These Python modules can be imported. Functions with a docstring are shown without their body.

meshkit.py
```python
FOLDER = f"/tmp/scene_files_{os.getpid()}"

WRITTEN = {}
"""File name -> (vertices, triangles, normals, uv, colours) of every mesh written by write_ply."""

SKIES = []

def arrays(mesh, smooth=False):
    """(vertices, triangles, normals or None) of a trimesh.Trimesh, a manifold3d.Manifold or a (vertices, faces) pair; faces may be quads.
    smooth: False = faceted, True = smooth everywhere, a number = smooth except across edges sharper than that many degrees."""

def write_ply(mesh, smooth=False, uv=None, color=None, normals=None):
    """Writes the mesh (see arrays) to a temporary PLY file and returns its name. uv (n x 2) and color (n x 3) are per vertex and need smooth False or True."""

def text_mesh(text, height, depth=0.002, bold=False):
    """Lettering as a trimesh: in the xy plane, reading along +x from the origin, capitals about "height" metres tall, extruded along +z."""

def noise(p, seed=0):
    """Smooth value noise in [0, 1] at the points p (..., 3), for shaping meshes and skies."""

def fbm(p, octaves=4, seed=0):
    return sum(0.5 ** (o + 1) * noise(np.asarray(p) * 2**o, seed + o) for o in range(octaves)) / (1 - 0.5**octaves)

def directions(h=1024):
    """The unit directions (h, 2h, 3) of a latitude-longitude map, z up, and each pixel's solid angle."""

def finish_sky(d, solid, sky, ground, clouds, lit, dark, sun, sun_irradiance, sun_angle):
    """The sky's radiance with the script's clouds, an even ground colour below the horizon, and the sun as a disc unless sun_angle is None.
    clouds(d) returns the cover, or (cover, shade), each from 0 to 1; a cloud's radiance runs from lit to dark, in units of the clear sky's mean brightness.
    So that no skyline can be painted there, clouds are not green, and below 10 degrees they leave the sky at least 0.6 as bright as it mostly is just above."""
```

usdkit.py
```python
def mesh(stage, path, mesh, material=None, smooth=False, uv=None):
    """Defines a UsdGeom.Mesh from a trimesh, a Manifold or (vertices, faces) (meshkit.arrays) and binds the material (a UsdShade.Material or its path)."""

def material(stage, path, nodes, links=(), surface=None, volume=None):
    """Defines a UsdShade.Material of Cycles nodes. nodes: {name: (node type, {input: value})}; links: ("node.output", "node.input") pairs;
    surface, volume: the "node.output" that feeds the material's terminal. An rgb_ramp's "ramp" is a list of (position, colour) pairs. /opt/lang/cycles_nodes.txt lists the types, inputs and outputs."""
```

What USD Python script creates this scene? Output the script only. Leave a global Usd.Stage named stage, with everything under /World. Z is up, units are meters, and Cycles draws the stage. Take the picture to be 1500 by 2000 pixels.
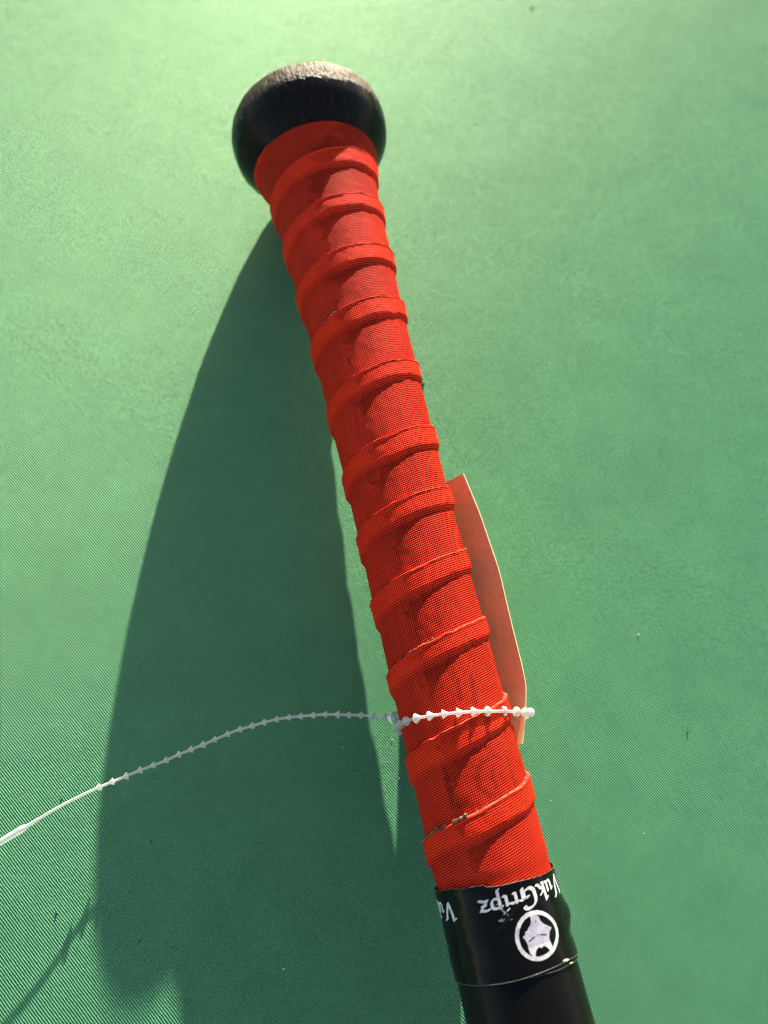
import math, random
import numpy as np, trimesh, usdkit, meshkit
import shapely.geometry as sg
from shapely.ops import unary_union
from pxr import Usd, UsdGeom, UsdLux, UsdShade, Gf, Sdf, Vt

rng = np.random.default_rng(7)
stage = Usd.Stage.CreateInMemory()
UsdGeom.SetStageUpAxis(stage, 'Z'); UsdGeom.SetStageMetersPerUnit(stage, 1.0)
UsdGeom.Xform.Define(stage, '/World'); UsdGeom.Scope.Define(stage, '/World/Looks')
LOOKS = '/World/Looks/'

# ------------------------------------------------------------------ camera
CAM_H, TILT, ROLL, FPX = 0.224511, 0.348564, 0.297698, 1519.14
fwd = np.array([0, math.sin(TILT), -math.cos(TILT)]); right0 = np.array([1.0, 0, 0]); up0 = np.cross(right0, fwd)
cr, sr = math.cos(ROLL), math.sin(ROLL)
RIGHT, UP = cr * right0 + sr * up0, -sr * right0 + cr * up0
cam = UsdGeom.Camera.Define(stage, '/World/camera')
M = np.eye(4); M[0, :3], M[1, :3], M[2, :3], M[3, :3] = RIGHT, UP, -fwd, (0, 0, CAM_H)
UsdGeom.Xformable(cam).AddTransformOp().Set(Gf.Matrix4d(M.tolist()))
cam.CreateHorizontalApertureAttr(36.0); cam.CreateVerticalApertureAttr(48.0)
cam.CreateFocalLengthAttr(36.0 * FPX / 1500)
cam.CreateFStopAttr(14.0); cam.CreateFocusDistanceAttr(0.192)
cam.CreateClippingRangeAttr(Gf.Vec2f(0.01, 100.0))
cam.CreateExposureAttr(1.68)

# ------------------------------------------------------------------ sky and sun
SUN_AZ, SUN_EL = -0.137402, 0.196151
S = np.array([math.sin(SUN_AZ) * math.cos(SUN_EL), math.cos(SUN_AZ) * math.cos(SUN_EL), math.sin(SUN_EL)])
sky = usdkit.material(stage, LOOKS + 'sky', {
    't': ('sky_texture', {'sky_type': 'single_scattering', 'sun_disc': False, 'sun_elevation': SUN_EL, 'sun_rotation': SUN_AZ, 'altitude': 100.0, 'air_density': 1.0, 'aerosol_density': 1.0}),
    'b': ('background_shader', {'strength': 0.092})}, [('t.color', 'b.color')], surface='b.background')
dome = UsdLux.DomeLight.Define(stage, '/World/sky'); UsdShade.MaterialBindingAPI.Apply(dome.GetPrim()).Bind(sky)
sun = UsdLux.DistantLight.Define(stage, '/World/sun')
sun.CreateIntensityAttr(1.25); sun.CreateAngleAttr(0.53); sun.CreateNormalizeAttr(True); sun.CreateColorAttr(Gf.Vec3f(1.0, 0.90, 0.74))
zax = S; xax = np.cross([0, 0, 1.0], zax); xax /= np.linalg.norm(xax); yax = np.cross(zax, xax)
M = np.eye(4); M[0, :3], M[1, :3], M[2, :3] = xax, yax, zax
UsdGeom.Xformable(sun).AddTransformOp().Set(Gf.Matrix4d(M.tolist()))

# ------------------------------------------------------------------ helpers
used = {}
def path_for(parent, name):
    base = (parent.GetPath().pathString if parent else '/World') + '/' + name
    n = used.get(base, 0); used[base] = n + 1
    return base if n == 0 else f'{base}_{n:03d}'
def tag(p, label=None, category=None, group=None, kind=None):
    for k, v in (('label', label), ('category', category), ('group', group), ('kind', kind)):
        if v: p.SetCustomDataByKey(k, v)
    return p
def thing(name, loc, label, category, kind=None):
    x = UsdGeom.Xform.Define(stage, path_for(None, name)); x.AddTranslateOp().Set(Gf.Vec3d(*map(float, loc)))
    return tag(x.GetPrim(), label, category, kind=kind)
ORIGIN = {}
def origin_of(p):
    o = np.zeros(3)
    while p and p.GetPath().pathString != '/World':
        a = p.GetAttribute('xformOp:translate')
        if a and a.Get() is not None: o = o + np.array(a.Get())
        p = p.GetParent()
    return o
def part(name, mesh, mat, parent, smooth=30, uv=None, label=None, kind=None, prim_floats=None):
    """mesh in world coordinates -> a Mesh under parent"""
    if isinstance(mesh, tuple): v, f = np.asarray(mesh[0], float), np.asarray(mesh[1])
    else: v, f = np.asarray(mesh.vertices, float), np.asarray(mesh.faces)
    v = v - origin_of(parent)
    keep, inv = np.unique(f, return_inverse=True)
    if len(keep) < len(v):
        v, f = v[keep], inv.reshape(f.shape)
        uv = None if uv is None else np.asarray(uv)[keep]; prim_floats = {k: np.asarray(a)[keep] for k, a in (prim_floats or {}).items()}
    m = usdkit.mesh(stage, path_for(parent, name), (v, f), LOOKS + mat, smooth=smooth, uv=uv)
    for k, a in (prim_floats or {}).items():
        UsdGeom.PrimvarsAPI(m).CreatePrimvar(k, Sdf.ValueTypeNames.FloatArray, 'vertex').Set(Vt.FloatArray.FromNumpy(np.asarray(a, np.float32)))
    return tag(m.GetPrim(), label, kind=kind)
def grid_faces(nu, nv, wrap_v=False):
    i, j = np.meshgrid(np.arange(nu - 1), np.arange(nv if wrap_v else nv - 1), indexing='ij')
    j2 = (j + 1) % nv
    return np.stack([i * nv + j, (i + 1) * nv + j, (i + 1) * nv + j2, i * nv + j2], -1).reshape(-1, 4)
def tri(q):
    q = np.asarray(q); return np.vstack([q[:, [0, 1, 2]], q[:, [0, 2, 3]]])
def sstep(a, b, x):
    t = np.clip((x - a) / (b - a), 0, 1); return t * t * (3 - 2 * t)

# ------------------------------------------------------------------ materials
mat = lambda name, nodes, links, surface='p.BSDF': usdkit.material(stage, LOOKS + name, nodes, links, surface=surface)
MM = 0.001
TWILL = math.radians(31.0)
def math_(op, **k): return ('math', {'math_type': op, **k})
# green twill cloth: diagonal ribs as fine relief
mat('green_twill', {
    'g': ('geometry', {}),
    'map': ('mapping', {'mapping_type': 'point', 'rotation': (0, 0, TWILL)}),
    'wob': ('noise_texture', {'scale': 260.0, 'detail': 2.0}),
    'wobs': math_('multiply_add', value2=0.00022, value3=-0.00011),
    'xyz': ('separate_xyz', {}),
    'y2': math_('add'),
    'ph': math_('multiply', value2=2 * math.pi / 0.00059),
    'sn': math_('sine'),
    'rib': ('map_range', {'from_min': -1.0, 'from_max': 1.0, 'to_min': 0.0, 'to_max': 1.0}),
    # short floats along each rib, shifted from rib to rib
    'xs': math_('multiply', value2=2 * math.pi / 0.00046),
    'sh': math_('multiply_add', value2=0.38, value3=0.0),
    'wv': math_('sine'),
    'wv2': math_('multiply_add', value2=0.16, value3=0.84),
    'str': ('mapping', {'mapping_type': 'point', 'scale': (900.0, 3300.0, 1.0)}),
    'slub': ('noise_texture', {'scale': 1.0, 'detail': 1.0, 'roughness': 0.6}),
    'slubm': ('map_range', {'from_min': 0.3, 'from_max': 0.7, 'to_min': 0.6, 'to_max': 1.2}),
    'h1': math_('multiply'), 'h2': math_('multiply'),
    'bump': ('bump', {'strength': 1.0, 'distance': 0.00021, 'filter_width': 0.1}),
    'mott': ('noise_texture', {'scale': 55.0, 'detail': 3.0, 'roughness': 0.6}),
    'ramp': ('rgb_ramp', {'ramp': [(0.25, (0.064, 0.222, 0.110)), (0.75, (0.084, 0.270, 0.130))]}),
    'gap': ('mix_color', {'blend_type': 'multiply', 'b': (0.45, 0.55, 0.55)}),
    'gapf': ('map_range', {'from_min': 0.0, 'from_max': 0.6, 'to_min': 0.75, 'to_max': 0.0, 'clamp': True}),
    'p': ('principled_bsdf', {'roughness': 0.65, 'specular_ior_level': 0.08}),
    'gl': ('glossy_bsdf', {'color': (0.52, 0.86, 0.42), 'roughness': 0.5}), 'mx': ('mix_closure', {}), 'glm': ('noise_texture', {'scale': 330.0, 'detail': 3.0, 'roughness': 0.65}), 'glf': ('map_range', {'from_min': 0.3, 'from_max': 0.7, 'to_min': 0.031, 'to_max': 0.049}),
    'und': ('noise_texture', {'scale': 17.0, 'detail': 2.0, 'roughness': 0.5}), 'ub': ('bump', {'strength': 1.0, 'distance': 0.0011}),

}, [('g.position', 'map.vector'), ('g.position', 'wob.vector'), ('wob.fac', 'wobs.value1'), ('map.vector', 'xyz.vector'),
    ('xyz.y', 'y2.value1'), ('wobs.value', 'y2.value2'), ('y2.value', 'ph.value1'), ('ph.value', 'sn.value1'), ('sn.value', 'rib.value'),
    ('xyz.x', 'xs.value1'), ('ph.value', 'sh.value1'), ('xs.value', 'sh.value3'), ('sh.value', 'wv.value1'), ('wv.value', 'wv2.value1'),
    ('map.vector', 'str.vector'), ('str.vector', 'slub.vector'), ('slub.fac', 'slubm.value'),
    ('rib.result', 'h1.value1'), ('wv2.value', 'h1.value2'), ('h1.value', 'h2.value1'), ('slubm.result', 'h2.value2'),
    ('h2.value', 'bump.height'), ('bump.normal', 'p.normal'),
    ('g.position', 'mott.vector'), ('mott.fac', 'ramp.fac'), ('ramp.color', 'gap.a'), ('rib.result', 'gapf.value'), ('gapf.result', 'gap.fac'),
    ('gap.result', 'p.base_color'), ('bump.normal', 'gl.normal'), ('p.BSDF', 'mx.closure1'), ('gl.BSDF', 'mx.closure2'), ('g.position', 'glm.vector'), ('glm.fac', 'glf.value'), ('glf.result', 'mx.fac'), ('g.position', 'und.vector'), ('und.fac', 'ub.height'), ('ub.normal', 'bump.normal')], surface='mx.closure')

# red mesh grip tape: plain weave in uv (one unit = one thread), letters and dark wood showing between threads
mat('red_mesh', {
    'uv': ('uvmap', {'attribute': 'st'}), 'xyz': ('separate_xyz', {}),
    'pu': math_('multiply', value2=math.pi), 'pv': math_('multiply', value2=math.pi),
    'su': math_('sine'), 'sv': math_('sine'), 'au': math_('absolute'), 'av': math_('absolute'),
    'av2': math_('multiply_add', value2=0.75, value3=0.25),
    'dot': math_('multiply'),
    'edge': ('attribute', {'attribute': 'edge'}), 'ink': ('attribute', {'attribute': 'ink'}),
    'bump': ('bump', {'strength': 1.0, 'distance': 0.00014, 'filter_width': 0.1}),
    'gapf': ('map_range', {'from_min': 0.10, 'from_max': 0.50, 'to_min': 1.0, 'to_max': 0.0, 'clamp': True}),
    'under': ('mix_color', {'a': (0.13, 0.004, 0.002), 'b': (0.022, 0.003, 0.002)}),
    'g': ('geometry', {}),
    'nz': ('noise_texture', {'scale': 90.0, 'detail': 6.0, 'roughness': 0.7}),
    'thr': ('rgb_ramp', {'ramp': [(0.28, (0.60, 0.018, 0.006)), (0.5, (0.80, 0.026, 0.008)), (0.72, (0.90, 0.036, 0.011))]}),
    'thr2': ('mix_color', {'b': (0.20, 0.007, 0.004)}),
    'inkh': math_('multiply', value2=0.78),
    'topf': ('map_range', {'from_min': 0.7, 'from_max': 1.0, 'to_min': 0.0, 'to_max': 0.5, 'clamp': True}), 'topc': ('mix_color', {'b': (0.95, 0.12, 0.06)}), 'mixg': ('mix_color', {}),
    'pale': ('mix_color', {'b': (0.84, 0.24, 0.17)}),
    'p': ('principled_bsdf', {'roughness': 0.6, 'specular_ior_level': 0.035, 'specular_tint': (1.0, 0.5, 0.4)}),
}, [('uv.UV', 'xyz.vector'), ('xyz.x', 'pu.value1'), ('xyz.y', 'pv.value1'), ('pu.value', 'su.value1'), ('pv.value', 'sv.value1'),
    ('su.value', 'au.value1'), ('sv.value', 'av.value1'), ('au.value', 'av2.value1'), ('av2.value', 'dot.value1'), ('av.value', 'dot.value2'),
    ('dot.value', 'bump.height'), ('bump.normal', 'p.normal'), ('dot.value', 'gapf.value'),
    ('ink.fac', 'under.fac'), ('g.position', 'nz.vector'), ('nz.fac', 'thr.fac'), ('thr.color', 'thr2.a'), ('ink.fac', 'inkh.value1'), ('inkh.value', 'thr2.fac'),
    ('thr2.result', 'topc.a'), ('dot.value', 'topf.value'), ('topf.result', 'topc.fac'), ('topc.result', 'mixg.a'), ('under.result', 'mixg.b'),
    ('gapf.result', 'mixg.fac'), ('mixg.result', 'pale.a'), ('edge.fac', 'pale.fac'), ('pale.result', 'p.base_color')])

# black lacquered wood, clean
mat('black_lacquer', {
    'g': ('geometry', {}), 'nz': ('noise_texture', {'scale': 90.0, 'detail': 4.0}),
    'r': ('map_range', {'from_min': 0.3, 'from_max': 0.7, 'to_min': 0.22, 'to_max': 0.36}),
    'b': ('bump', {'strength': 0.25, 'distance': 0.0002}),
    'p': ('principled_bsdf', {'base_color': (0.004, 0.0038, 0.0036), 'specular_ior_level': 0.13, 'specular_tint': (1.0, 0.9, 0.78)})},
    [('g.position', 'nz.vector'), ('nz.fac', 'r.value'), ('r.result', 'p.roughness'), ('nz.fac', 'b.height'), ('b.normal', 'p.normal')])
# knob: black lacquer worn through to bare wood round its end (primvar "wear"), grain along the axis (uv: u round, v along)
mat('worn_knob', {
    'uv': ('uvmap', {'attribute': 'st'}),
    'm1': ('mapping', {'mapping_type': 'point', 'scale': (190.0, 11.0, 1.0)}), 'n1': ('noise_texture', {'scale': 1.0, 'detail': 4.0, 'roughness': 0.65}),
    'm2': ('mapping', {'mapping_type': 'point', 'scale': (70.0, 16.0, 1.0)}), 'n2': ('noise_texture', {'scale': 1.0, 'detail': 5.0, 'roughness': 0.7}),
    'w': ('attribute', {'attribute': 'wear'}),
    'a1': math_('multiply_add', value2=1.5, value3=-0.75), 'a2': math_('add'),
    'msk': ('map_range', {'from_min': 0.3, 'from_max': 0.75, 'to_min': 0.0, 'to_max': 1.0, 'clamp': True}),
    'wood': ('rgb_ramp', {'ramp': [(0.3, (0.006, 0.005, 0.004)), (0.47, (0.045, 0.035, 0.024)), (0.62, (0.105, 0.078, 0.045)), (0.8, (0.36, 0.26, 0.13))]}),
    'strk': ('rgb_ramp', {'ramp': [(0.5, (0.004, 0.004, 0.0045)), (0.72, (0.022, 0.010, 0.005))]}), 'bb': ('bump', {'strength': 0.2, 'distance': 0.0002}), 'col': ('mix_color', {}),
    'rg': ('map_range', {'from_min': 0.0, 'from_max': 1.0, 'to_min': 0.2, 'to_max': 0.5}),
    'hm': math_('multiply'),
    'b': ('bump', {'strength': 0.8, 'distance': 0.0006}),
    'p': ('principled_bsdf', {'specular_ior_level': 0.11, 'specular_tint': (1.0, 0.88, 0.74)})},
    [('uv.UV', 'm1.vector'), ('uv.UV', 'm2.vector'), ('m1.vector', 'n1.vector'), ('m2.vector', 'n2.vector'),
     ('n2.fac', 'a1.value1'), ('a1.value', 'a2.value1'), ('w.fac', 'a2.value2'), ('a2.value', 'msk.value'),
     ('n1.fac', 'wood.fac'), ('msk.result', 'col.fac'), ('wood.color', 'col.b'), ('col.result', 'p.base_color'),
     ('n1.fac', 'strk.fac'), ('strk.color', 'col.a'), ('n1.fac', 'bb.height'), ('bb.normal', 'b.normal'), ('msk.result', 'rg.value'), ('rg.result', 'p.roughness'), ('n1.fac', 'hm.value1'), ('msk.result', 'hm.value2'), ('hm.value', 'b.height'), ('b.normal', 'p.normal')])
# black vinyl finishing tape
mat('black_vinyl', {
    'g': ('geometry', {}), 'nz': ('noise_texture', {'scale': 220.0, 'detail': 3.0}),
    'r': ('map_range', {'from_min': 0.3, 'from_max': 0.7, 'to_min': 0.08, 'to_max': 0.18}),
    'b': ('bump', {'strength': 0.6, 'distance': 0.0003}),
    'p': ('principled_bsdf', {'base_color': (0.003, 0.0029, 0.0028), 'specular_ior_level': 0.18, 'specular_tint': (1.0, 0.9, 0.78)})},
    [('g.position', 'nz.vector'), ('nz.fac', 'r.value'), ('r.result', 'p.roughness'), ('nz.fac', 'b.height'), ('b.normal', 'p.normal')])
def plain(name, col, rough=0.5, **k):
    mat(name, {'p': ('principled_bsdf', {'base_color': col, 'roughness': rough, **k})}, [])
def noisy(name, c0, c1, scale, rough=0.6):
    mat(name, {'g': ('geometry', {}), 'n': ('noise_texture', {'scale': scale, 'detail': 4.0, 'roughness': 0.6}), 'r': ('rgb_ramp', {'ramp': [(0.35, c0), (0.65, c1)]}),
               'p': ('principled_bsdf', {'roughness': rough})}, [('g.position', 'n.vector'), ('n.fac', 'r.fac'), ('r.color', 'p.base_color')])
noisy('white_print', (0.36, 0.36, 0.38), (0.56, 0.56, 0.58), 900.0, 0.3)
noisy('grey_print', (0.26, 0.25, 0.31), (0.42, 0.41, 0.48), 700.0, 0.3)
noisy('dark_print', (0.01, 0.01, 0.014), (0.03, 0.03, 0.04), 900.0, 0.3)
noisy('grime', (0.035, 0.025, 0.018), (0.24, 0.165, 0.10), 1100.0, 0.85)
noisy('pale_scuff', (0.1, 0.09, 0.09), (0.5, 0.47, 0.45), 1500.0, 0.5)
noisy('film_edge', (0.05, 0.045, 0.04), (0.17, 0.15, 0.13), 700.0, 0.4)
noisy('pale_lint', (0.4, 0.37, 0.3), (0.6, 0.56, 0.48), 1500.0, 0.8)
noisy('wear_edge', (0.30, 0.27, 0.2), (0.6, 0.55, 0.42), 900.0, 0.4)
# milky nylon of the beaded tie
mat('milky_nylon', {
    'p': ('principled_bsdf', {'base_color': (0.66, 0.66, 0.66), 'roughness': 0.28, 'specular_ior_level': 0.5}),
    't': ('translucent_bsdf', {'color': (0.86, 0.87, 0.86)}),
    'x': ('transparent_bsdf', {'color': (0.9, 0.92, 0.9)}),
    'm': ('mix_closure', {'fac': 0.42}), 'm2': ('mix_closure', {'fac': 0.44})},
    [('p.BSDF', 'm.closure1'), ('t.BSDF', 'm.closure2'), ('m.closure', 'm2.closure1'), ('x.BSDF', 'm2.closure2')], surface='m2.closure')
mat('clear_nylon', {
    'p': ('principled_bsdf', {'base_color': (0.82, 0.85, 0.84), 'roughness': 0.15, 'specular_ior_level': 0.5}),
    'x': ('transparent_bsdf', {'color': (0.88, 0.92, 0.9)}), 'm2': ('mix_closure', {'fac': 0.6})},
    [('p.BSDF', 'm2.closure1'), ('x.BSDF', 'm2.closure2')], surface='m2.closure')
# card stock, a little light comes through
mat('card_stock', {
    'g': ('geometry', {}), 'n': ('noise_texture', {'scale': 600.0, 'detail': 4.0}),
    'r': ('rgb_ramp', {'ramp': [(0.3, (0.62, 0.54, 0.27)), (0.7, (0.70, 0.61, 0.33))]}),
    'p': ('principled_bsdf', {'roughness': 0.6, 'specular_ior_level': 0.3}),
    't': ('translucent_bsdf', {}), 'm': ('mix_closure', {'fac': 0.10})},
    [('g.position', 'n.vector'), ('n.fac', 'r.fac'), ('r.color', 'p.base_color'), ('r.color', 't.color'), ('p.BSDF', 'm.closure1'), ('t.BSDF', 'm.closure2')], surface='m.closure')

# ------------------------------------------------------------------ cloth (the surface everything rests on)
cl = trimesh.creation.box([2.4, 2.4, 0.004]); cl.apply_translation([0, 0.3, -0.002])
p = usdkit.mesh(stage, '/World/tablecloth', (cl.vertices, cl.faces), LOOKS + 'green_twill').GetPrim()
tag(p, 'green ribbed twill cloth lying flat under the bat', 'tablecloth', kind='structure')

# ------------------------------------------------------------------ bat frame: t along the axis from the knob, phi round it (0 = top, + = picture left)
K = np.array([-0.058275, 0.187712, 0.025])
PSI = 0.505371
D = np.array([math.sin(PSI), -math.cos(PSI), 0.008 / 0.72]); D /= np.linalg.norm(D)
E1 = np.cross(D, [0, 0, 1.0]); E1 /= np.linalg.norm(E1); E2 = np.cross(E1, D)
def L2W(t, a, b): return K + np.multiply.outer(np.asarray(t, float), D) + np.multiply.outer(np.asarray(a, float), E1) + np.multiply.outer(np.asarray(b, float), E2)
def cyl(t, ph, r): return L2W(t, np.asarray(r) * np.sin(ph), np.asarray(r) * np.cos(ph))
TN = np.array([.012, .02, .03, .045, .065, .1, .15, .2, .225, .25, .3, .4, .5, .6, .7, .8])
RN = np.array([.0196, .0174, .01633, .01565, .01467, .01369, .01330, .01355, .0138, .0140, .01446, .0185, .0245, .030, .033, .033])
from scipy.interpolate import PchipInterpolator
RAD = PchipInterpolator(TN, RN)                                   # outside of one layer of grip / of the bare handle beyond it
def rad(t): return RAD(np.clip(t, .012, .8))
def wood(t): return rad(t) - 0.0009 * (1 - sstep(.2240, .2330, t)) - 0.00012
bat = thing('baseball_bat', (K[0], K[1], 0.0), 'black wooden baseball bat with a worn knob and red mesh grip, lying on the cloth', 'baseball bat')

# knob
kt = np.array([-.0104, -.0103, -.0098, -.0087, -.0069, -.0041, 0, .0045, .0080, .0106, .0126, .0145, .017])
kr = np.array([0, .006, .0135, .0190, .0225, .0245, .0250, .0244, .0226, .0206, .0190, .0178, .0165])
arc = np.concatenate([[0], np.cumsum(np.hypot(np.diff(kt), np.diff(kr)))])
aa = np.linspace(0, arc[-1], 90); ft, fr = PchipInterpolator(arc, kt)(aa), PchipInterpolator(arc, kr)(aa)
NP = 160; ph = np.linspace(0, 2 * np.pi, NP + 1)
T_, P_ = np.meshgrid(ft, ph, indexing='ij'); R_ = np.repeat(fr[:, None], NP + 1, 1)
V = cyl(T_.ravel(), P_.ravel(), R_.ravel())
dents = meshkit.fbm(np.stack([np.cos(P_) * 6, np.sin(P_) * 6, T_ * 300], -1), 3, seed=3) - .5
rimm = np.exp(-((T_ + .0045) / .004) ** 2)
V = cyl(T_.ravel(), P_.ravel(), (R_ + dents * rimm * 0.0007 * (R_ > .004)).ravel())
wear = sstep(.0046, -.0034, T_) * (0.86 + 0.14 * np.cos(P_ + .5)) * (0.35 + 0.65 * sstep(.004, .016, R_))
uvk = np.stack([P_.ravel() / (2 * np.pi), (aa / 0.05)[:, None].repeat(NP + 1, 1).ravel()], 1)
part('knob', (V, tri(grid_faces(90, NP + 1))), 'worn_knob', bat, smooth=True, uv=uvk, prim_floats={'wear': wear.ravel()}, label='black knob with its paint worn off round the end')

# handle and barrel
def lathe(tt, rr, n=128):
    T, P = np.meshgrid(tt, np.linspace(0, 2 * np.pi, n, endpoint=False), indexing='ij')
    v = cyl(T.ravel(), P.ravel(), np.repeat(rr, n)); f = tri(grid_faces(len(tt), n, True))
    return v, f
ht = np.linspace(.0165, .42, 120); part('handle', lathe(ht, np.array([wood(t) for t in ht])), 'black_lacquer', bat, smooth=True)
bt = np.concatenate([np.linspace(.42, .82, 60), [.828, .834, .838, .840]]); br = np.concatenate([[wood(t) for t in np.linspace(.42, .82, 60)], [.0315, .028, .020, .001]])
part('barrel', lathe(bt, br), 'black_lacquer', bat, smooth=40)

# ------------------------------------------------------------------ red grip tape, wound in overlapping turns
EDGE_T = PchipInterpolator([-1.6, -1, 0, 1, 2, 3, 4, 5, 6, 7, 8, 9, 10, 11, 12], [-.006, .0040, .0212, .0371, .0544, .0722, .0925, .1129, .1308, .1488, .1670, .1876, .2066, .2275, .248])
G0, G1 = 0.0128, 0.2242
LAY = 0.00080
sm = np.concatenate([np.linspace(0, .0006, 9), np.linspace(.0008, .0044, 14), np.linspace(.0047, .0068, 14), np.linspace(.0072, .012, 12)])
sm_end = np.linspace(0, 1, 14)[1:]                                 # the rest of the turn, as a fraction
na_per = 250
A = np.arange(-1.5, 11.0 + 1e-9, 1 / na_per)
ta, tb = EDGE_T(A), EDGE_T(A + 1)
fray = (meshkit.fbm(np.stack([A * 40, A * 0, A * 0], -1), 3, seed=5) - .5) * .0006
fray_b = (meshkit.fbm(np.stack([(A + 1) * 40, A * 0, A * 0], -1), 3, seed=5) - .5) * .0006
T_ = np.zeros((len(A), len(sm) + len(sm_end))); SS = np.zeros_like(T_)
for k in range(len(A)):
    L = tb[k] + fray_b[k] - ta[k] - fray[k]
    s = np.concatenate([sm * min(1, L / .0135), min(.012, .012 * L / .0135) + sm_end * (L - min(.012, .012 * L / .0135))])
    T_[k] = ta[k] + fray[k] + s; SS[k] = s
PH = np.repeat((A * 2 * np.pi)[:, None], T_.shape[1], 1)
lapw = .0060 + (meshkit.fbm(np.stack([A * 3, A * 0, A * 0], -1), 3, seed=9) - .5) * .0022
lift = .6 + .9 * meshkit.fbm(np.stack([A * 5, A * 0, A * 0 + 4], -1), 3, seed=11)
lap = sstep(0, .00035, SS) * (1 - sstep(lapw[:, None] - .0014, lapw[:, None] + .0008, SS)) * (1 - sstep(10.45, 10.7, A))[:, None]
bead = np.exp(-((SS - .00048) / .00030) ** 2) * .00013 * lift[:, None]
hollow = -.00002 * np.exp(-((SS - .0014) / .0006) ** 2)
lastturn = sstep(10.35, 10.9, A)[:, None]
X3 = np.stack([T_ * 130, np.cos(PH) * 1.6, np.sin(PH) * 1.6], -1)
lump = (meshkit.fbm(X3, 3, seed=21) - .5) * .00055
fine = (meshkit.fbm(np.stack([T_ * 700, PH * 9, T_ * 0], -1), 2, seed=22) - .5) * .00012
R_ = rad(T_) + LAY * lap + (bead + hollow) * sstep(-.6, 0.2, A)[:, None] + (lump + fine) * (1 - sstep(.214, .221, T_))
R_ = np.where(T_ < .02, R_ * 1.0, R_)
Tc = np.clip(T_, G0, G1)
end_taper = sstep(.2195, .2228, Tc) * 0.00032
V = cyl(Tc.ravel(), PH.ravel(), (R_ - end_taper).ravel())
F = grid_faces(*T_.shape)
inside = ((T_ > G0) & (T_ < G1)).ravel()
F = F[inside[F].any(1)]
F = tri(F)
# lettering of the bat showing through the mesh: marks on (t, arc) below the turns
ink = np.zeros(T_.shape)
def seg_d(px, py, a, b):
    a, b = np.array(a), np.array(b); d = b - a
    u = np.clip(((px - a[0]) * d[0] + (py - a[1]) * d[1]) / (d @ d), 0, 1)
    return np.hypot(px - a[0] - u * d[0], py - a[1] - u * d[1])
X = ((PH + np.pi) % (2 * np.pi) - np.pi) * 0.0133 * 1000          # mm round from the top, + to picture left
Y = Tc * 1000
def stroke(pts, w):
    global ink
    for a, b in zip(pts[:-1], pts[1:]):
        ink = np.maximum(ink, 1 - sstep(w * .5 - .18, w * .5 + .18, seg_d(X, Y, a, b)))
# a "P"-like letter and the foot of an "L" near the last turns, fainter marks further up
cx = -4.2
stroke([(-8.2, 197.6), (-8.0, 205.2)], 0.9)
stroke([(-5.6, 197.2), (-3.0, 197.0), (-0.4, 198.0), (1.0, 200.4), (0.8, 203.0), (-0.8, 204.8), (-3.4, 205.2)], 1.5)
stroke([(-3.3, 199.2), (-2.7, 201.2), (-3.1, 203.6)], 1.2)
stroke([(7.6, 197.2), (7.8, 205.3), (5.0, 205.6)], 1.5)
stroke([(-6.5, 190.5), (-2.6, 189.5)], 1.4); stroke([(-4.0, 178.5), (-3.2, 184.5)], 1.4); stroke([(-0.4, 178.0), (0.2, 183.0)], 1.0)
grain = meshkit.fbm(np.stack([Y * .035, X * .9, Y * 0], -1), 3, seed=31)
ink = np.maximum(ink, .75 * sstep(.54, .66, grain) * (1 - sstep(176, 190, Y)) * sstep(40, 60, Y))
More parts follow.
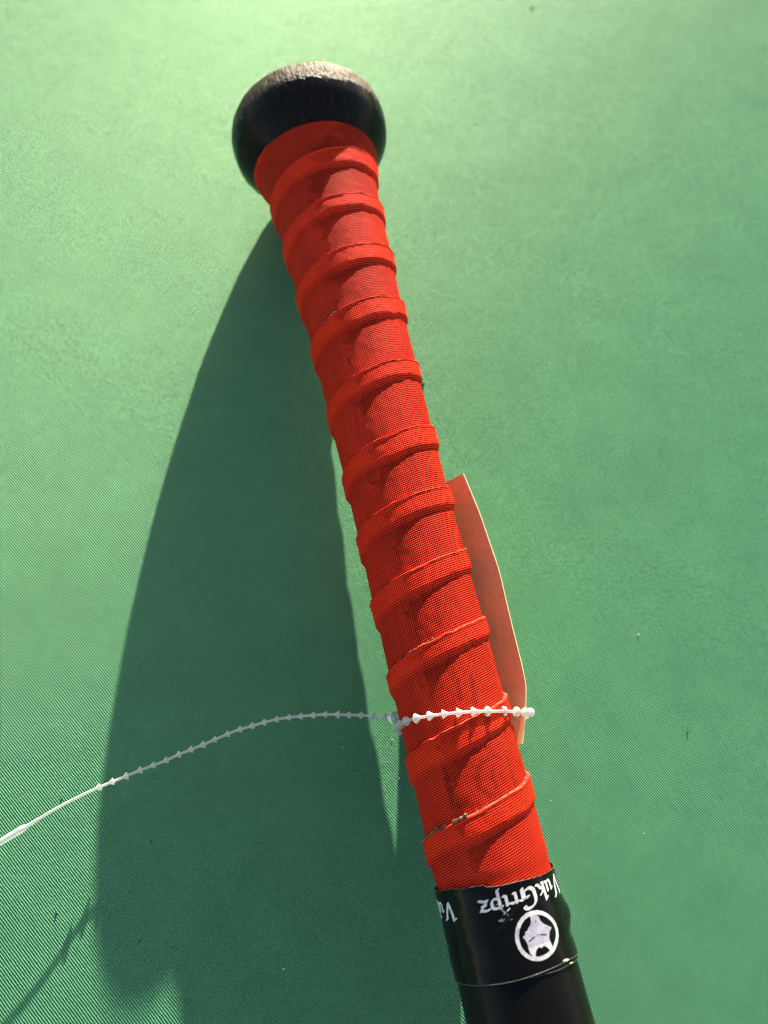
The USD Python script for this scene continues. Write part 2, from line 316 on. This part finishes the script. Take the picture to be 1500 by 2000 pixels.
ink = np.maximum(ink * 1.0, .40 + .20 * (1 - sstep(.025, .05, T_)) + .36 * meshkit.fbm(np.stack([T_ * 90, X * .25, T_ * 0], -1), 3, seed=61)) * (1 - .85 * lap)
edge = np.clip(np.exp(-((SS - .00015) / .00014) ** 2) * (.35 + .7 * (meshkit.fbm(np.stack([A * 60, A * 0, A * 0], -1), 3, seed=41) > .45))[:, None], 0, 1)
edge = edge * (sstep(-.7, 0, A) * (1 - sstep(10.45, 10.7, A)))[:, None] * .3
arcu = np.concatenate([[0], np.cumsum(np.diff(A) * 2 * np.pi * rad((ta[1:] + ta[:-1]) / 2))])
uvg = np.stack([np.repeat((arcu / .00050)[:, None], T_.shape[1], 1).ravel(), ((T_ - ta[:, None]) / .00054).ravel()], 1)
grip = part('grip_tape', (V, F), 'red_mesh', bat, smooth=True, uv=uvg, prim_floats={'edge': edge.ravel(), 'ink': ink.ravel()}, label='red woven grip tape wound in overlapping turns')

# grime caught along the tape edges
def grip_edge(k, deg):                                             # point on the crisp edge of turn k at phi
    a = k + deg / 360
    t = float(EDGE_T(a)); return t, math.radians(deg), float(rad(t))
def clumps(pts, mat_name, name, parent, label=None):
    ms = []
    for (c, r) in pts:
        s = trimesh.creation.icosphere(1, r); d = rng.normal(0, .22, s.vertices.shape) * r
        s.vertices = (s.vertices + d) * rng.uniform(.7, 1.35, 3); s.apply_translation(c); ms.append(s)
    return part(name, trimesh.util.concatenate(ms), mat_name, parent, smooth=True, label=label, kind='stuff')
pts = []
for k, d0, d1, n, r0 in ((10, 44, 98, 60, .00022), (10, 54, 66, 8, .00042), (10, 22, 36, 20, .00030), (10, 86, 98, 10, .00036), (10, -70, 16, 26, .00013), (9, -70, 20, 6, .00011), (8, 12, 55, 20, .00016), (8, -70, 0, 6, .00012),
                         (7, -74, -55, 12, .00022), (7, -50, 30, 6, .00014), (6, -70, -40, 6, .0002), (6, -35, 20, 6, .00015), (5, -60, -40, 5, .00016), (5, 10, 40, 5, .00012), (3, 30, 36, 5, .00026), (3, 46, 50, 4, .00022), (4, -60, 0, 4, .0001)):
    for _ in range(n):
        t, p, r = grip_edge(k, rng.uniform(d0, d1))
        rr = r0 * rng.uniform(.5, 1.3)
        pts.append((cyl(t - rr * rng.uniform(-.2, .9), p, r + LAY * .35 + rng.uniform(0, .00045)), rr))
clumps(pts, 'grime', 'edge_grime', grip, label='grey-brown grime caught along the tape edges')

# ------------------------------------------------------------------ black finishing tape round the end of the grip
top_d = np.radians([-180, -100, -74, -46, -30, -8, 9, 20, 21.5, 33, 41, 56, 79, 110, 180]); top_t = [.2226, .2230, .2236, .2237, .2236, .2232, .2231, .2228, .2223, .2222, .2223, .2221, .2226, .2226, .2226]
bot_d = np.radians([-180, -120, -74, -41, -26, -5, 18, 41, 65, 79, 120, 180]); bot_t = [.2418, .2424, .2421, .2411, .2411, .2412, .2414, .2414, .2414, .2415, .2417, .2418]
bo2_t = [.2424, .2432, .2428, .2421, .2420, .2416, .2412, .2410, .2410, .2410, .2415, .2424]
def tape_r(t, p):
    base = np.maximum(rad(t) + .00012, 0) + .0002 * np.exp(-((t - .2235) / .0012) ** 2)
    pn = (p + np.pi) % (2 * np.pi) - np.pi
    base = base + .00095 * np.exp(-((t - .2335) / .0028) ** 2 - ((pn + 1.45) / .32) ** 2) - .0003 * np.exp(-((t - .2375) / .0012) ** 2 - ((pn + 1.35) / .35) ** 2)
    base = base + (meshkit.fbm(np.stack([t * 160, np.cos(p) * 1.5, np.sin(p) * 1.5], -1), 3, seed=51) - .5) * .00042
    crease = np.exp(-(((t - .2296) - .010 * (pn - .1)) / .00035) ** 2) * sstep(-.35, -.2, pn) * (1 - sstep(.3, .45, pn))
    return base + crease * .00022
def band(t_top, t_bot, off, thick, nt=70, n=361):
    p = np.linspace(-np.pi, np.pi, n); a, b = np.interp(p, *t_top), np.interp(p, *t_bot)
    u = np.linspace(0, 1, nt)
    T = a[None] + u[:, None] * (b - a)[None]; P = np.repeat(p[None], nt, 0)
    ro = tape_r(T, P) + off
    o = cyl(T.ravel(), P.ravel(), ro.ravel()); i = cyl(T.ravel(), P.ravel(), (ro - thick).ravel())
    f = grid_faces(nt, n); N = nt * n
    e = lambda r: np.stack([r[:-1], r[1:], r[1:] + N, r[:-1] + N], 1)
    r0, r1 = np.arange(n), np.arange(n) + (nt - 1) * n
    return np.vstack([o, i]), tri(np.vstack([f, f[:, ::-1] + N, e(r0)[:, ::-1], e(r1)]))
fin = part('finishing_tape', band((top_d, top_t), (bot_d, bot_t), .00022, .00034), 'black_vinyl', bat, smooth=35, label='glossy black printed tape closing the grip')
part('under_layer', band((bot_d, np.array(bot_t) - .004), (bot_d, np.maximum(np.array(bo2_t), .2405)), .00004, .00018, nt=24), 'black_vinyl', fin, smooth=35)
def edge_line(t_bot, off, r):
    p = np.linspace(-math.pi, math.pi, 241)[:-1]; t = np.interp(p, *t_bot)
    c = cyl(t, p, tape_r(t, p) + off); an = np.arange(6) * math.pi / 3
    n = cyl(t, p, 1.0) - cyl(t, p, 0.0)
    v = c[:, None] + r * (np.cos(an)[None, :, None] * n[:, None] + np.sin(an)[None, :, None] * D)
    q = grid_faces(240, 6, True); w = np.stack([239 * 6 + np.arange(6), np.arange(6), (np.arange(6) + 1) % 6, 239 * 6 + (np.arange(6) + 1) % 6], 1)
    return v.reshape(-1, 3), tri(np.vstack([q, w]))
part('film_edge', edge_line((bot_d, bot_t), .00020, .00005), 'film_edge', fin, smooth=True); part('film_edge', edge_line((bot_d, np.maximum(np.array(bo2_t), .2405)), .00002, .00004), 'film_edge', fin, smooth=True)
part('film_edge', edge_line((top_d, np.array(top_t) + .00002), .00018, .00005), 'film_edge', fin, smooth=True)
# glints of peeled film at the edge
def film(t, deg, dt, dd, r):
    s = trimesh.creation.icosphere(2, 1.0); v = s.vertices
    p0 = math.radians(deg)
    tt = t + v[:, 0] * dt - v[:, 1] * dt * .7; pp = p0 + v[:, 1] * math.radians(dd); rr = tape_r(tt, pp) + .00022 + v[:, 2] * r
    return cyl(tt, pp, rr), s.faces
part('peeled_edge', film(.2410, -38, .00026, 4.5, .0001), 'wear_edge', fin, smooth=True); part('peeled_edge', film(.2420, -44, .00016, 3.2, .0001), 'wear_edge', fin, smooth=True)

# print on the tape: shapely outlines in (arc, t) millimetres wrapped on the tape as thin shells
R0 = .0142
def wrap(poly, off=.00026, thick=.00006):
    vs, fs, n = [], [], 0
    for g in getattr(poly, 'geoms', [poly]):
        if g.is_empty or g.area < 1e-4: continue
        g = g.segmentize(.35)
        m = trimesh.creation.extrude_polygon(g, 1.0, engine='earcut')
        m = trimesh.Trimesh(*trimesh.remesh.subdivide_to_size(m.vertices, m.faces, 1.2, max_iter=6), process=False)
        vs.append(m.vertices); fs.append(m.faces + n); n += len(m.vertices)
    v = np.vstack(vs); f = np.vstack(fs)
    t = v[:, 1] / 1000; p = v[:, 0] / 1000 / R0
    return cyl(t, p, tape_r(t, p) + off + (v[:, 2] - .5) * thick), f
deg2mm = R0 * 1000 * math.pi / 180
P2 = lambda td: [(d * deg2mm, t * 1000) for t, d in td]
ring_o = P2([(0.23604, -36.69), (0.23711, -33.38), (0.23799, -28.84), (0.23863, -23.59), (0.23901, -17.97), (0.2391, -12.42), (0.2389, -7.17), (0.23843, -2.51), (0.23769, 1.37), (0.23674, 4.27), (0.23562, 6.05), (0.23439, 6.58), (0.23314, 5.81), (0.23196, 3.8), (0.23094, 0.63), (0.23015, -3.51), (0.22966, -8.43), (0.22951, -13.84), (0.22972, -19.56), (0.23028, -25.21), (0.23116, -30.44), (0.23227, -34.62), (0.23353, -37.39), (0.23482, -38.12)])
ring_o = sg.Polygon(ring_o).buffer(.3).buffer(-.3); ring_i = ring_o.buffer(-.82)
part('emblem_ring', wrap(ring_o.difference(ring_i)), 'white_print', fin, smooth=30)
star = sg.Polygon(P2([(0.23027, -11.97), (0.23028, -15.1), (0.23041, -18.65), (0.23121, -19.76), (0.23196, -20.36), (0.23268, -22.74), (0.23332, -26.62), (0.23395, -30.37), (0.23455, -26.83), (0.23541, -24.71), (0.23621, -24.63), (0.23707, -25.41), (0.23771, -25.34), (0.23794, -22.27), (0.23731, -20.95), (0.23679, -18.87), (0.23657, -16.82), (0.23684, -14.51), (0.23647, -12.94), (0.23665, -10.67), (0.23698, -8.77), (0.23749, -7.61), (0.23807, -7.39), (0.23771, -4.95), (0.23711, -3.32), (0.2363, -2.91), (0.23552, -3.19), (0.23456, -2.18), (0.23386, -0.43), (0.23354, -3.41), (0.23306, -3.71), (0.23291, -6.1), (0.23242, -7.71), (0.23213, -9.54), (0.23144, -11.23)])).buffer(.12).buffer(-.1)
low = sg.box(-20, 236.15, 20, 245)
eyes = sg.LineString(P2([(0.23488, -5.6), (0.23457, -9.4), (0.23433, -13.8), (0.23424, -16.2), (0.23450, -18.6), (0.23478, -22.1)]))
eye_shapes = unary_union([sg.LineString(P2([(0.23495, -5.0), (0.23450, -10.4)])).buffer(.16), sg.LineString(P2([(0.23446, -17.4), (0.23482, -22.6)])).buffer(.16), eyes.buffer(.05),
                          sg.Point(P2([(0.23167, -15.6)])[0]).buffer(.2)])
part('emblem_head', wrap(star.difference(low).difference(eye_shapes)), 'grey_print', fin, smooth=30, label='pale star-shaped animal head upside down in the ring')
part('emblem_jaw', wrap(star.intersection(low)), 'white_print', fin, smooth=30)
part('emblem_eyes', wrap(eye_shapes, off=.00024), 'dark_print', fin, smooth=30)
# letters: broad-nib strokes; glyph x runs with the reading, y up from the baseline (x-height 1)
def nib(path, w=.34, thin=.10, ang=38):
    a = math.radians(ang); nx, ny = math.cos(a) * w / 2, math.sin(a) * w / 2
    ring = lambda q: sg.Polygon([(q[0] - nx, q[1] - ny), (q[0] + nx, q[1] + ny)] + [(q[0] + nx, q[1] + ny)]).buffer(thin / 2) if False else sg.LineString([(q[0] - nx, q[1] - ny), (q[0] + nx, q[1] + ny)]).buffer(thin / 2)
    return unary_union([sg.MultiPoint(list(ring(a_).exterior.coords) + list(ring(b_).exterior.coords)).convex_hull for a_, b_ in zip(path[:-1], path[1:])])
def curve(pts, n=24):
    pts = np.array(pts, float); u = np.linspace(0, 1, len(pts)); v = np.linspace(0, 1, n)
    return [tuple(q) for q in np.stack([PchipInterpolator(u, pts[:, 0])(v), PchipInterpolator(u, pts[:, 1])(v)], 1)]
GLY = {
    'V': (1.35, [[(.02, 1.42), (.22, 1.55)], [(.22, 1.5), (.30, .9), (.52, .03)], [(.52, .03), (.80, .65), (1.05, 1.45)], [(.95, 1.40), (1.22, 1.55)]]),
    'u': (.98, [[(.0, .86), (.17, .98)], [(.17, .95), (.17, .25), (.30, .05)], [(.30, .05), (.50, .06), (.70, .3)], [(.70, .98), (.70, .15), (.88, .05)]]),
    'k': (1.0, [[(.0, 1.45), (.18, 1.62)], [(.18, 1.6), (.18, .05), (.30, .0)], [(.2, .48), (.45, .9), (.62, 1.0)], [(.25, .5), (.50, .45), (.72, .1), (.9, .05)]]),
    'G': (1.5, [curve([(1.18, 1.45), (.95, 1.68), (.5, 1.55), (.18, 1.0), (.2, .35), (.55, .0), (.95, .15), (1.1, .5)]), [(1.12, .72), (1.12, -.1)], [(.74, .70), (1.28, .78)]]),
    'r': (.78, [[(.0, .86), (.16, .98)], [(.17, .95), (.17, .06), (.32, .0)], [(.2, .7), (.42, .95), (.62, .85)]]),
    'i': (.56, [[(.0, .86), (.16, .98)], [(.17, .95), (.17, .12), (.36, .03)], [(.15, 1.36), (.22, 1.42)]]),
    'p': (.98, [[(.0, .86), (.16, .98)], [(.17, 1.0), (.17, -.72), (.06, -.8)], curve([(.2, .8), (.45, .98), (.75, .85), (.78, .4), (.55, .04), (.22, .1)], 14)]),
    'z': (.9, [[(.05, .9), (.3, .98), (.72, .92)], [(.70, .9), (.10, .08)], [(.10, .08), (.4, .12), (.72, -.02)], [(.28, .5), (.56, .5)]]),
}
XH = 2.05                                                          # mm
def letter(ch, x_mm, base_mm, sc=1.0, squeeze=1.38, matn='white_print'):
    w, strokes = GLY[ch]
    g = unary_union([nib(s, .19 if ch != 'G' else .24) for s in strokes])
    # reading runs with +arc, the letters' up with +t: the word stands upside down in the picture
    g = sg.MultiPolygon([q for q in getattr(g, 'geoms', [g])])
    from shapely import affinity
    g = affinity.affine_transform(g, [XH * sc * squeeze, 0, 0, XH * sc, x_mm, base_mm])
    part('letter', wrap(g.simplify(.012)), matn, fin, smooth=30)
    return w * XH * sc * squeeze
x = -67 * deg2mm
for ch, sc, b in (('V', 1.25, 224.85), ('u', 1.0, 225.0), ('k', 1.05, 225.0), ('G', 1.12, 225.1), ('r', 1.0, 225.2), ('i', 1.0, 225.2), ('p', 1.0, 225.35), ('z', 1.05, 225.3)):
    x += letter(ch, x, b, sc)
x = 58 * deg2mm
for ch, sc, b in (('V', 1.15, 224.9), ('u', 1.0, 225.0), ('k', 1.05, 225.0)):
    x += letter(ch, x, b, sc)
# rubbed marks across the print
def smear(pts, w): return sg.LineString([(d * deg2mm, t * 1000) for t, d in pts]).buffer(w)
sc_ = []
for _ in range(70):
    q = rng.normal(0, 1); sc_.append(sg.Point((11.5 - q * 1.6 + rng.normal(0, .9)) * deg2mm, 227.6 + q * .75 + rng.normal(0, .25)).buffer(abs(rng.normal(.03, .03)) + .012))
for _ in range(7):
    d0, t0 = rng.uniform(6, 17), rng.normal(.22985, .00012); sc_.append(smear([(t0, d0), (t0 + rng.normal(0, .0002), d0 - rng.uniform(1, 6))], rng.uniform(.02, .05)))
part('scuff_marks', wrap(unary_union(sc_), off=.00029), 'pale_scuff', fin, smooth=30, kind='stuff')

# ------------------------------------------------------------------ price tag: a card leaning out from under the handle
tg_t = np.array([.1222, .1286, .1357, .1432, .1514, .159, .1662, .1728, .1784, .1817, .186, .1908, .1958])
tg_e = np.array([-.0197, -.0205, -.0213, -.0217, -.0221, -.0218, -.0215, -.0213, -.0211, -.0208, -.0196, -.0179, -.0158])
fe = PchipInterpolator(tg_t, tg_e)
nt, nw = 70, 24
tt = np.linspace(.1222, .1958, nt); ww = np.linspace(0, 1, nw)
Pt = np.zeros((nt, nw, 3))
for i, t in enumerate(tt):
    etop = float(fe(t)); curl = etop + .0197
    a = (t - .1222) / (.1958 - .1222)
    for j, w in enumerate(ww):
        q = L2W(t + (1 - w) * (-.0035 * (1 - a) + .001 * a), (-.0035 + .0006 * math.sin(a * 3)) * (1 - w) + etop * w - .0022 * math.sin(w * math.pi), 0)
        q = q.copy(); q[2] = .0006 + w * (.0253 - .0006)
        Pt[i, j] = q
du = np.gradient(Pt, axis=0); dv = np.gradient(Pt, axis=1); nrm = np.cross(du, dv); nrm /= np.linalg.norm(nrm, axis=2, keepdims=True)
TH = .00026
va = (Pt + nrm * TH / 2).reshape(-1, 3); vb = (Pt - nrm * TH / 2).reshape(-1, 3); N = nt * nw
f = grid_faces(nt, nw)
rimi = np.concatenate([np.arange(nw), (np.arange(1, nt) * nw + nw - 1), (nt - 1) * nw + np.arange(nw - 2, -1, -1), np.arange(nt - 2, -1, -1) * nw])
rimf = np.stack([rimi[:-1], rimi[1:], rimi[1:] + N, rimi[:-1] + N], 1)
base_tag = L2W(.16, -.004, 0); base_tag[2] = 0
m = trimesh.Trimesh(np.vstack([va, vb]), tri(np.vstack([f[:, ::-1], f + N, rimf])), process=False)
tagx = thing('price_tag', base_tag, 'blank buff card tag leaning against the right side of the red grip', 'tag')
part('card', m, 'card_stock', tagx, smooth=35)

# ------------------------------------------------------------------ beaded tie
def ray_dir(px, py):
    v = (px - 750) / FPX * RIGHT - (py - 1000) / FPX * UP + fwd
    return v / np.linalg.norm(v)
def at_z(px, py, z):
    v = ray_dir(px, py); c = np.array([0, 0, CAM_H]); return c + v * ((z - CAM_H) / v[2])
def at_grip(px, py, off):
    v = ray_dir(px, py); c = np.array([0, 0, CAM_H]); s = np.linspace(.12, .26, 3000)[:, None]
    q = c + s * v - K; t, a, b = q @ D, q @ E1, q @ E2
    g = np.hypot(a, b) - rad(t) - off; k = int(np.argmax(g < 0)) if (g < 0).any() else int(np.argmin(g))
    return q[k] + K
# where the tie runs: over the grip, past the outer edge of the card, under, and back to its head on the left
over = [at_grip(x, y, .0014) for x, y in ((781.4, 1415), (795.6, 1407.7), (815, 1402.4), (840.5, 1397.8), (868, 1394.3), (896.3, 1391.8), (925.6, 1389.4), (953.9, 1389.0))]
edge_pt = L2W(.1888, -.0188, .0002)
mid = lambda a, b, u: np.asarray(a) + (np.asarray(b) - np.asarray(a)) * u
side = [mid(over[-1], edge_pt, .36) + np.array([0, 0, .0011]), mid(over[-1], edge_pt, .68) + np.array([0, 0, .0010]), mid(over[-1], edge_pt, .92) + [0, 0, .0004], L2W(.1889, -.0198, -.0012)]
below = [L2W(.1890, -.0196, -.006), L2W(.1890, -.0174, -.0105), L2W(.1890, -.0146, -.0148), L2W(.1888, -.0115, -.0186), L2W(.1886, -.0083, -.0215), L2W(.1884, -.0045, -.0228), L2W(.1880, -.0004, -.0222), L2W(.1874, .0035, -.0205), L2W(.1868, .0072, -.0175), L2W(.1862, .0105, -.0140), L2W(.1856, .0130, -.0105)]
head_c = at_z(774, 1402, .0185)
loop_pts = [head_c + [0.001, -.0012, -.001]] + over + side + below + [head_c + [.0004, 0, -.0008]]
TP = [(751, 1400.7), (728, 1399), (704, 1397), (681, 1396.4), (659, 1395.7), (635, 1395.4), (611, 1397), (587, 1399), (564, 1401.2), (540, 1405.2), (515.2, 1411.2), (492, 1418), (468, 1424.8), (444, 1434), (419, 1444.8), (396, 1454.8), (372.8, 1464), (348.8, 1474), (324, 1485), (299, 1495), (273, 1504.8), (246, 1516), (219, 1527), (193, 1538)]
TZ = np.interp([p[0] for p in TP], [193, 219, 400, 600, 700, 751], [.0075, .0066, .0055, .0070, .0105, .0150])
tail_beads = [at_z(x, y, z) for (x, y), z in zip(TP, TZ)]
tail_end = [at_z(130, 1568, .0092), at_z(75, 1600, .0100), at_z(50, 1615, .0102), at_z(0, 1645, .0104), at_z(-60, 1684, .0104)]
tie = thing('beaded_tie', (head_c[0], head_c[1], 0), 'white beaded plastic tie looped round the grip with its tail out to the left', 'cable tie')
def smooth_path(pts, n):
    pts = np.array(pts); u = np.concatenate([[0], np.cumsum(np.linalg.norm(np.diff(pts, axis=0), axis=1))])
    from scipy.interpolate import CubicSpline
    s = np.linspace(0, u[-1], n); return CubicSpline(u, pts)(s)
def tube(path, r, sides=12):
    p = np.asarray(path, float); r = np.broadcast_to(r, (len(p),))
    t = np.gradient(p, axis=0); t /= np.linalg.norm(t, axis=1, keepdims=True)
    a = np.cross(t, [0, 0, 1.0]); bad = np.linalg.norm(a, axis=1) < .2
    a[0] = a[0] if not bad[0] else np.array([1.0, 0, 0])
    n0 = a[0] / np.linalg.norm(a[0]); ns = [n0]
    for k in range(1, len(p)):
        n = ns[-1] - (ns[-1] @ t[k]) * t[k]; ns.append(n / np.linalg.norm(n))
    a = np.array(ns); b = np.cross(t, a); an = np.arange(sides) * 2 * np.pi / sides
    v = p[:, None] + r[:, None, None] * (np.cos(an)[None, :, None] * a[:, None] + np.sin(an)[None, :, None] * b[:, None])
    v = np.vstack([v.reshape(-1, 3), p[0], p[-1]]); f = tri(grid_faces(len(p), sides, True)); n = len(p) * sides
    k = np.arange(sides); c0 = np.stack([np.full(sides, n), (k + 1) % sides, k], 1)[:, ::-1]; c1 = np.stack([np.full(sides, n + 1), (k + 1) % sides + n - sides, k + n - sides], 1)
    return v, np.vstack([f[:, ::-1], c0[:, ::-1], c1[:, ::-1]])
part('loop_cord', tube(smooth_path(loop_pts, 240), .00034), 'milky_nylon', tie, smooth=40)
tailp = [head_c] + tail_beads + tail_end[:2]
part('tail_cord', tube(smooth_path(tailp, 260), .00036), 'milky_nylon', tie, smooth=40)
tipp = smooth_path([tail_end[1]] + tail_end[2:], 40); u = np.linspace(0, 1, 40)
# flat tongue at the free end
tv, tf = tube(tipp, np.where(u < .16, .00045, .00045 + .00045 * sstep(.16, .22, u) - .00025 * np.clip(u - .22, 0, 1)), 14); part('pull_tip', (tv, tf), 'milky_nylon', tie, smooth=40)
prof_t = np.array([-.00070, -.00062, -.00030, .00002, .00026, .00040, .00052, .00056]); prof_r = np.array([.00030, .00040, .00054, .00076, .00092, .00088, .00060, .0003])
def bead(c, d, sc=1.0, flat=1.0):
    d = d / np.linalg.norm(d); a = np.cross(d, [0, 0, 1.0]); a = a / np.linalg.norm(a) if np.linalg.norm(a) > .1 else np.array([1.0, 0, 0]); b = np.cross(a, d)
    an = np.arange(18) * 2 * np.pi / 18; j = 1 + .03 * rng.normal(size=len(prof_r))
    v = c + sc * (prof_t[:, None, None] * d + (prof_r * j)[:, None, None] * (np.cos(an)[None, :, None] * a + flat * np.sin(an)[None, :, None] * b))
    v = np.vstack([v.reshape(-1, 3), c + sc * prof_t[0] * d, c + sc * prof_t[-1] * d]); n = len(prof_t) * 18; k = np.arange(18)
    f = tri(grid_faces(len(prof_t), 18, True)); return v, np.vstack([f, np.stack([np.full(18, n), (k + 1) % 18, k], 1), np.stack([np.full(18, n + 1), k + n - 18, (k + 1) % 18 + n - 18], 1)])
chain = [head_c] + tail_beads + [tail_end[0]]
for i in range(1, len(chain) - 1):
    part('bead', bead(chain[i], chain[i - 1] - chain[i + 1], rng.uniform(.98, 1.12)), 'milky_nylon', tie, smooth=50)
lp = loop_pts
for i in range(1, len(lp) - 1):
    part('bead', bead(lp[i], lp[i - 1] - lp[i + 1], rng.uniform(1.15, 1.32)), 'milky_nylon', tie, smooth=50)
# head: a small clear oval plate with a hole, standing by the grip
hd = tail_beads[0] - head_c; hd /= np.linalg.norm(hd); hu = np.array([0, 0, 1.0]); hu = hu - (hu @ hd) * hd; hu /= np.linalg.norm(hu); hw = np.cross(hd, hu)
el = sg.Point(0, 0).buffer(1.0, 24); 
from shapely import affinity
pl = affinity.scale(el, .0017, .0022).difference(affinity.scale(el, .0007, .0008))
m = trimesh.creation.extrude_polygon(pl, .0013, engine='earcut')
v = head_c + m.vertices[:, :1] * hw + m.vertices[:, 1:2] * hu + (m.vertices[:, 2:] - .0003) * hd
part('head_plate', (v, m.faces), 'clear_nylon', tie, smooth=35)

# ------------------------------------------------------------------ specks on the cloth
def specks(spots, matn, r):
    return [(at_z(x, y, r * .7), r * s) for x, y, s in spots]
lt = trimesh.util.concatenate
def speck_thing(name, label, spots, matn, r):
    ms = []
    for x, y, s in spots:
        q = trimesh.creation.icosphere(1, r * s); q.vertices = (q.vertices + rng.normal(0, .2, q.vertices.shape) * r * s) * rng.uniform(.6, 1.4, 3); q.apply_translation(at_z(x, y, r * s * .7)); ms.append(q)
    m_ = lt(ms); pr = usdkit.mesh(stage, '/World/' + name, (m_.vertices, m_.faces), LOOKS + matn, smooth=True).GetPrim()
    tag(pr, label, 'lint', kind='stuff')
speck_thing('pale_lint', 'scattered pale specks of lint on the green cloth', [(437, 325, .8), (1040, 12, 1.2), (1247, 1240, 1.0), (1076, 1563, .6), (1258, 1628, .6), (780, 1520, .8), (766, 1445, .7), (669, 1460, .6), (554, 1893, .9), (150, 470, .7)], 'pale_lint', .00026)
speck_thing('dark_lint', 'scattered dark specks of dust on the green cloth', [(80, 464, .8), (120, 1560, .6), (295, 1643, .8), (212, 1795, .6), (272, 1838, .5), (110, 1783, .7), (449, 1898, .5), (1343, 1430, .7), (826, 750, 1.8), (1290, 880, .6), (560, 45, .6), (1120, 320, .6), (930, 240, .6)], 'dark_print', .00030)
hp = smooth_path([at_z(684, 1392, .0004), at_z(687, 1385, .0012), at_z(691, 1377, .0006)], 12)
hv, hf = tube(hp, .00009, 6); pr = usdkit.mesh(stage, '/World/stray_thread', (hv, hf), LOOKS + 'grime', smooth=True).GetPrim(); tag(pr, 'tiny brown stray thread lying on the cloth above the tie tail', 'thread')
